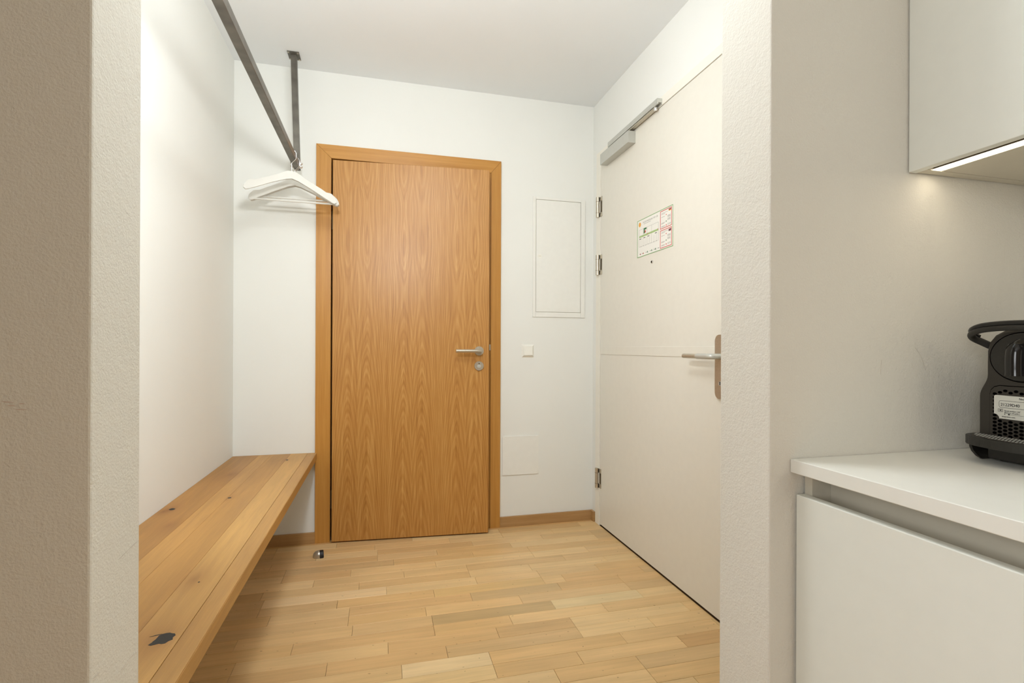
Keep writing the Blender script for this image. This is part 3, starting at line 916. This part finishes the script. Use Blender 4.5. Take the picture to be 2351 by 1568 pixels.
wt = obj('worktop', box(0.7045, KX1 - 0.002, CY0 - 0.02, Y1 - 0.0015, 0.8515, 0.875, 0.0012), M['worktop'])
tag(wt, 'thin white laminate worktop carrying the coffee machine', 'worktop')

# wall cabinet with LED channel
wc = empty('wall_cabinet', (0.972, 0, 1.407))
tag(wc, 'matt white wall cabinet with lit strip under its front', 'cabinet')
WY0, WY1 = -0.60, Y1 - 0.0025
WH = 0.95
obj('door', box(0.0, 0.018, WY0, WY1, 0.0, WH, 0.0012), M['cab_white'], wc)
bm = box(0.0195, 0.331, WY1 - 0.018, WY1, 0.0015, WH); bx(bm, 0.0195, 0.331, WY0, WY0 + 0.018, 0.0015, WH)
bx(bm, 0.0195, 0.331, WY0 + 0.018, WY1 - 0.018, WH - 0.018, WH); bx(bm, 0.315, 0.331, WY0 + 0.018, WY1 - 0.018, 0.022, WH - 0.018)
obj('carcass', bm, M['cab_edge'], wc)
bm = box(0.058, 0.3145, WY0 + 0.0185, WY1 - 0.0185, 0.0022, 0.0215)
obj('bottom_panel', bm, M['cab_edge'], wc)
bm = box(0.0195, 0.0575, WY0 + 0.0185, WY1 - 0.0185, 0.0205, 0.0230)
ch = obj('led_channel', bm, M['alu'], wc)
obj('led_diffuser', box(0.0342, 0.0555, WY0 + 0.03, WY1 - 0.0225, 0.0020, 0.0180), M['led'], wc)
obj('led_profile', box(0.0300, 0.0340, WY0 + 0.03, WY1 - 0.0225, 0.0026, 0.0200), M['alu'], wc)
obj('channel_end', box(0.022, 0.0335, WY1 - 0.0215, WY1 - 0.0192, 0.0025, 0.0200), M['cab_edge'], wc)

# ------------------------------------------------------------------ coffee machine
# local frame: x = depth (n, to the back), y = width (t), z up; origin at the base front left corner seen from the hall
cm = empty('coffee_machine', (1.044, 0.662, 0.8751), -math.radians(6))
tag(cm, 'small black capsule coffee machine on the white worktop', 'coffee machine')
TC = -0.055
# body: outline in (t, z), extruded backwards with soft front edge
half = [(0.066, 0.030), (0.071, 0.036), (0.071, 0.100)]
half += [(0.06425 + 0.00675 * math.cos(PI * i / 8), 0.112 + 0.040 * i / 8) for i in range(9)]
half += [(0.0575, 0.175), (0.0572, 0.196), (0.054, 0.210), (0.045, 0.222), (0.030, 0.230), (0.012, 0.233)]
out = [(TC + a, b) for a, b in half] + [(TC - a, b) for a, b in half[::-1]]
bm = bmesh.new()
rows = []
for n_, k_ in ((0.0, 0.945), (0.0015, 0.968), (0.004, 0.985), (0.009, 1.0), (0.196, 1.0), (0.200, 0.98)):
    rows.append([bm.verts.new((n_, TC + (a - TC) * k_, 0.12 + (b - 0.12) * k_)) for a, b in out])
for ra, rb in zip(rows, rows[1:]):
    for i in range(len(out)):
        bm.faces.new((ra[i], ra[(i + 1) % len(out)], rb[(i + 1) % len(out)], rb[i]))
bm.faces.new(rows[0][::-1]); bm.faces.new(rows[-1])
obj('body', bm, M['mach2'], cm, False)
bm = prism(round_rect(0.045, 0.10, 0.02, TC, 0.135), 0, 0.2005, 0.222)
obj('water_tank', bm, M['gloss'], cm)
obj('base', box(0.0, 0.20, TC - 0.055, TC + 0.055, 0.003, 0.0299, 0.002), M['mach'], cm)
for tx, tt in ((0.02, -0.04), (0.02, 0.04), (0.17, -0.04), (0.17, 0.04)):
    obj('foot', disc_stack([(0.008, 0.0), (0.008, 0.003)], 2, 14, c=(tx, TC + tt, 0)), M['rubber'], cm, True)
# round brew head
def ell(rt_, rz_, x0, x1, mat, name, cz=0.1825, bev=0.0015, par=cm):
    bm = bmesh.new()
    seg = 48
    rows = []
    for k, x in ((1.0, x0), (1.0, x1 + bev), (1.0 - bev / rt_, x1)):
        rows.append([bm.verts.new((x, TC + math.cos(2 * PI * i / seg) * rt_ * k, cz + math.sin(2 * PI * i / seg) * rz_ * k)) for i in range(seg)])
    for a, b in zip(rows, rows[1:]):
        for i in range(seg):
            bm.faces.new((a[i], a[(i + 1) % seg], b[(i + 1) % seg], b[i]))
    bm.faces.new(rows[-1]); bm.faces.new(rows[0][::-1])
    return obj(name, bm, mat, par, False)
ell(0.0512, 0.0425, 0.004, -0.0008, M['black_hole'], 'head_groove', bev=0.0002)
hd = ell(0.0492, 0.0407, 0.004, -0.0030, M['mach'], 'brew_head')
# coffee spout down the middle of the head
bm = tube(spline([(-0.002, TC, 0.205), (-0.012, TC, 0.198), (-0.016, TC, 0.185), (-0.016, TC, 0.152)], 5), [0.010] * 5 + [0.0125] * 10 + [0.013], 20)
obj('spout', bm, M['gloss'], hd, True)
# lever loop
L = [(0.035, TC + 0.052, 0.190), (0.012, TC + 0.070, 0.207), (-0.004, TC + 0.0765, 0.217), (-0.016, TC + 0.068, 0.2245), (-0.024, TC + 0.042, 0.2305), (-0.026, TC, 0.2325)]
L = L + [(x, 2 * TC - y, z) for x, y, z in L[-2::-1]]
sp = spline(L, 6)
lv = obj('lever_loop', tube(sp, 0.0062, 14, flat=(0.85, 1.0)), M['mach'], cm, True)
obj('lever_rim', tube([p + Vector((-0.0005, 0, 0.0075)) for p in sp[8:-8]], 0.0042, 12), M['gloss'], lv, True)
# vented front panel
pn = [(TC + a, b) for a, b in [(0.0495, 0.030), (0.0495, 0.116), (0.0475, 0.124), (0.042, 0.130), (0.034, 0.1325)]]
pn = pn + [(2 * TC - a, b) for a, b in pn[::-1]]
obj('panel_groove', prism([(TC + (a - TC) * 1.03, b + (0.0012 if b > 0.05 else 0)) for a, b in pn], 0, -0.0006, 0.004), M['black_hole'], cm)
vp = obj('vent_panel', prism(pn, 0, -0.0022, 0.004), M['mach2'], cm)
bm = bmesh.new()
pitch_t, pitch_z = 0.0084, 0.0062
for c in range(-6, 7):
    for r in range(0, 20):
        t = TC + c * pitch_t * 0.98
        z = 0.047 + r * pitch_z + (0.5 * pitch_z if c % 2 else 0)
        if abs(t - TC) > 0.0445 or z > 0.1275 or (z > 0.120 and abs(t - TC) > 0.036):
            continue
        if abs(t - TC) < 0.040 and 0.074 < z < 0.119:
            continue
        disc_stack([(0.0030, -0.0020), (0.0030, -0.00245)], 0, 10, bm, sx=1.15, sy=0.80, c=(0, t, z))
obj('vent_holes', bm, M['black_hole'], vp)['kind'] = 'stuff'
# rating sticker
def notch():
    u0, u1, v0, v1 = TC - 0.041, TC + 0.0415, 0.0765, 0.1165
    pts = []
    for i in range(5):
        a = math.radians(90 * i / 4); pts.append((u1 - 0.003 + math.cos(a) * 0.003, v1 - 0.003 + math.sin(a) * 0.003))
    pts += [(u0, v1), (u0, v0), (u1 - 0.0085, v0)]
    for i in range(5):
        a = math.radians(180 - 90 * i / 4); pts.append((u1 - 0.0005 + math.cos(a) * 0.008, v0 - 0.0005 + math.sin(a) * 0.008))
    return pts[:-1] + [(u1, v0 + 0.0075)]
st = obj('rating_sticker', prism(notch(), 0, -0.0034, -0.0022), M['label'], vp)
# lettering: x right -> -y, y up -> z, facing -x
LT = lambda t, z: Matrix.Translation((-0.0036, t, z)) @ TX
t0 = TC + 0.0415
text('serial_lettering', '21229D40', 0.0088, M['ink'], st, LT(t0 - 0.0105, 0.0985) @ Matrix.Diagonal((0.78, 0.80, 1, 1)))
text('small_lettering', 'Serial number | N°\nNumero di serie |', 0.0040, M['ink'], st, LT(t0 - 0.0165, 0.0895) @ Matrix.Diagonal((0.8, 0.8, 1, 1)))
text('web_lettering', 'nespresso.com', 0.0040, M['ink'], st, LT(t0 - 0.0125, 0.0795) @ Matrix.Diagonal((0.85, 0.8, 1, 1)))
text('brand_lettering', 'Nespresso', 0.0058, M['ink'], st, LT(t0 - 0.0385, 0.1110) @ Matrix.Diagonal((0.9, 0.8, 1, 1)))
rp_ = round_rect(0.036, 0.0062, 0.003, TC - 0.0025, 0.1015, 5)
bm = bmesh.new()
n = len(rp_)
inn = round_rect(0.0355, 0.0057, 0.0026, TC - 0.0025, 0.1015, 5)
A = [bm.verts.new((-0.0036, u, v)) for u, v in rp_]; B = [bm.verts.new((-0.0036, u, v)) for u, v in inn]
for i in range(n):
    bm.faces.new((A[i], A[(i + 1) % n], B[(i + 1) % n], B[i]))
obj('serial_frame', bm, M['ink'], st)
def sticker_line(bm, t_a, t_b, z_a, z_b):
    return bx(bm, -0.0037, -0.0034, min(t_a, t_b), max(t_a, t_b), z_a, z_b)
bm = bmesh.new()
e0, e1 = t0 - 0.0065, t0 - 0.0140
sticker_line(bm, e0, e1, 0.0928, 0.0931); sticker_line(bm, e0, e1, 0.0880, 0.0883)
sticker_line(bm, e0, e0 - 0.0003, 0.0880, 0.0931); sticker_line(bm, e1, e1 + 0.0003, 0.0880, 0.0931)
for q in range(8):
    tt = e0 - 0.0022 - q * 0.0004
    sticker_line(bm, tt, tt - 0.0006, 0.0889 + q * 0.0004, 0.0896 + q * 0.0004)
    sticker_line(bm, tt, tt - 0.0006, 0.0917 - q * 0.0004, 0.0924 - q * 0.0004)
prism([(t0 - 0.0165, 0.0838), (t0 - 0.0165, 0.0856), (t0 - 0.0182, 0.0847)], 0, -0.0037, -0.0034, bm)
disc_stack([(0.0013, -0.0034), (0.0013, -0.0037)], 0, 14, bm, sx=1.2, sy=0.8, c=(0, t0 - 0.0235, 0.0847))
sticker_line(bm, t0 - 0.0255, t0 - 0.062, 0.0844, 0.0847)
obj('sticker_symbols', bm, M['ink'], st)
# drip tray: rounded rim, gridded top, arched side cheeks
def tray_outline(k, shrink=0.0):
    pts = []
    for i in range(25):
        a = PI * i / 24
        pts.append((-math.sin(a) ** 0.75 * (0.050 - shrink) - 0.0, TC + math.cos(a) * (0.0785 - shrink)))
    pts += [(0.028, TC - 0.0785 + shrink), (0.028, TC + 0.0785 - shrink)]
    return pts
bm = prism(tray_outline(0), 2, 0.0285, 0.0440, bev=0.0015)
tr = obj('drip_tray', bm, M['mach'], cm)
obj('tray_grid', prism(tray_outline(0, 0.006), 2, 0.0435, 0.0446), M['mach2'], tr)
bm = bmesh.new()
for i in range(-13, 14):
    for j in range(0, 9):
        n_, t_ = -0.040 + j * 0.0045, TC + i * 0.0052 + (0.0026 if j % 2 else 0)
        if (n_ / 0.042) ** 2 + ((t_ - TC) / 0.070) ** 2 > 1:
            continue
        bx(bm, n_, n_ + 0.0022, t_, t_ + 0.0026, 0.0446, 0.0451)
obj('grid_studs', bm, M['silver'], tr)['kind'] = 'stuff'
obj('tray_slot', box(-0.030, -0.024, TC - 0.025, TC + 0.032, 0.0445, 0.0449), M['black_hole'], tr)
for s in (1, -1):
    bm = bmesh.new()
    pr = [(0.0785, 0.0290), (0.0780, 0.0200), (0.0745, 0.0120), (0.0670, 0.0050), (0.0590, 0.0015), (0.0555, 0.0015), (0.0640, 0.0068), (0.0705, 0.0135), (0.0735, 0.0205), (0.0740, 0.0290)]
    obj('tray_cheek', prism([(TC + s * a, b) for a, b in pr], 0, -0.010, 0.028, bm, bev=0.0006), M['mach'], tr)
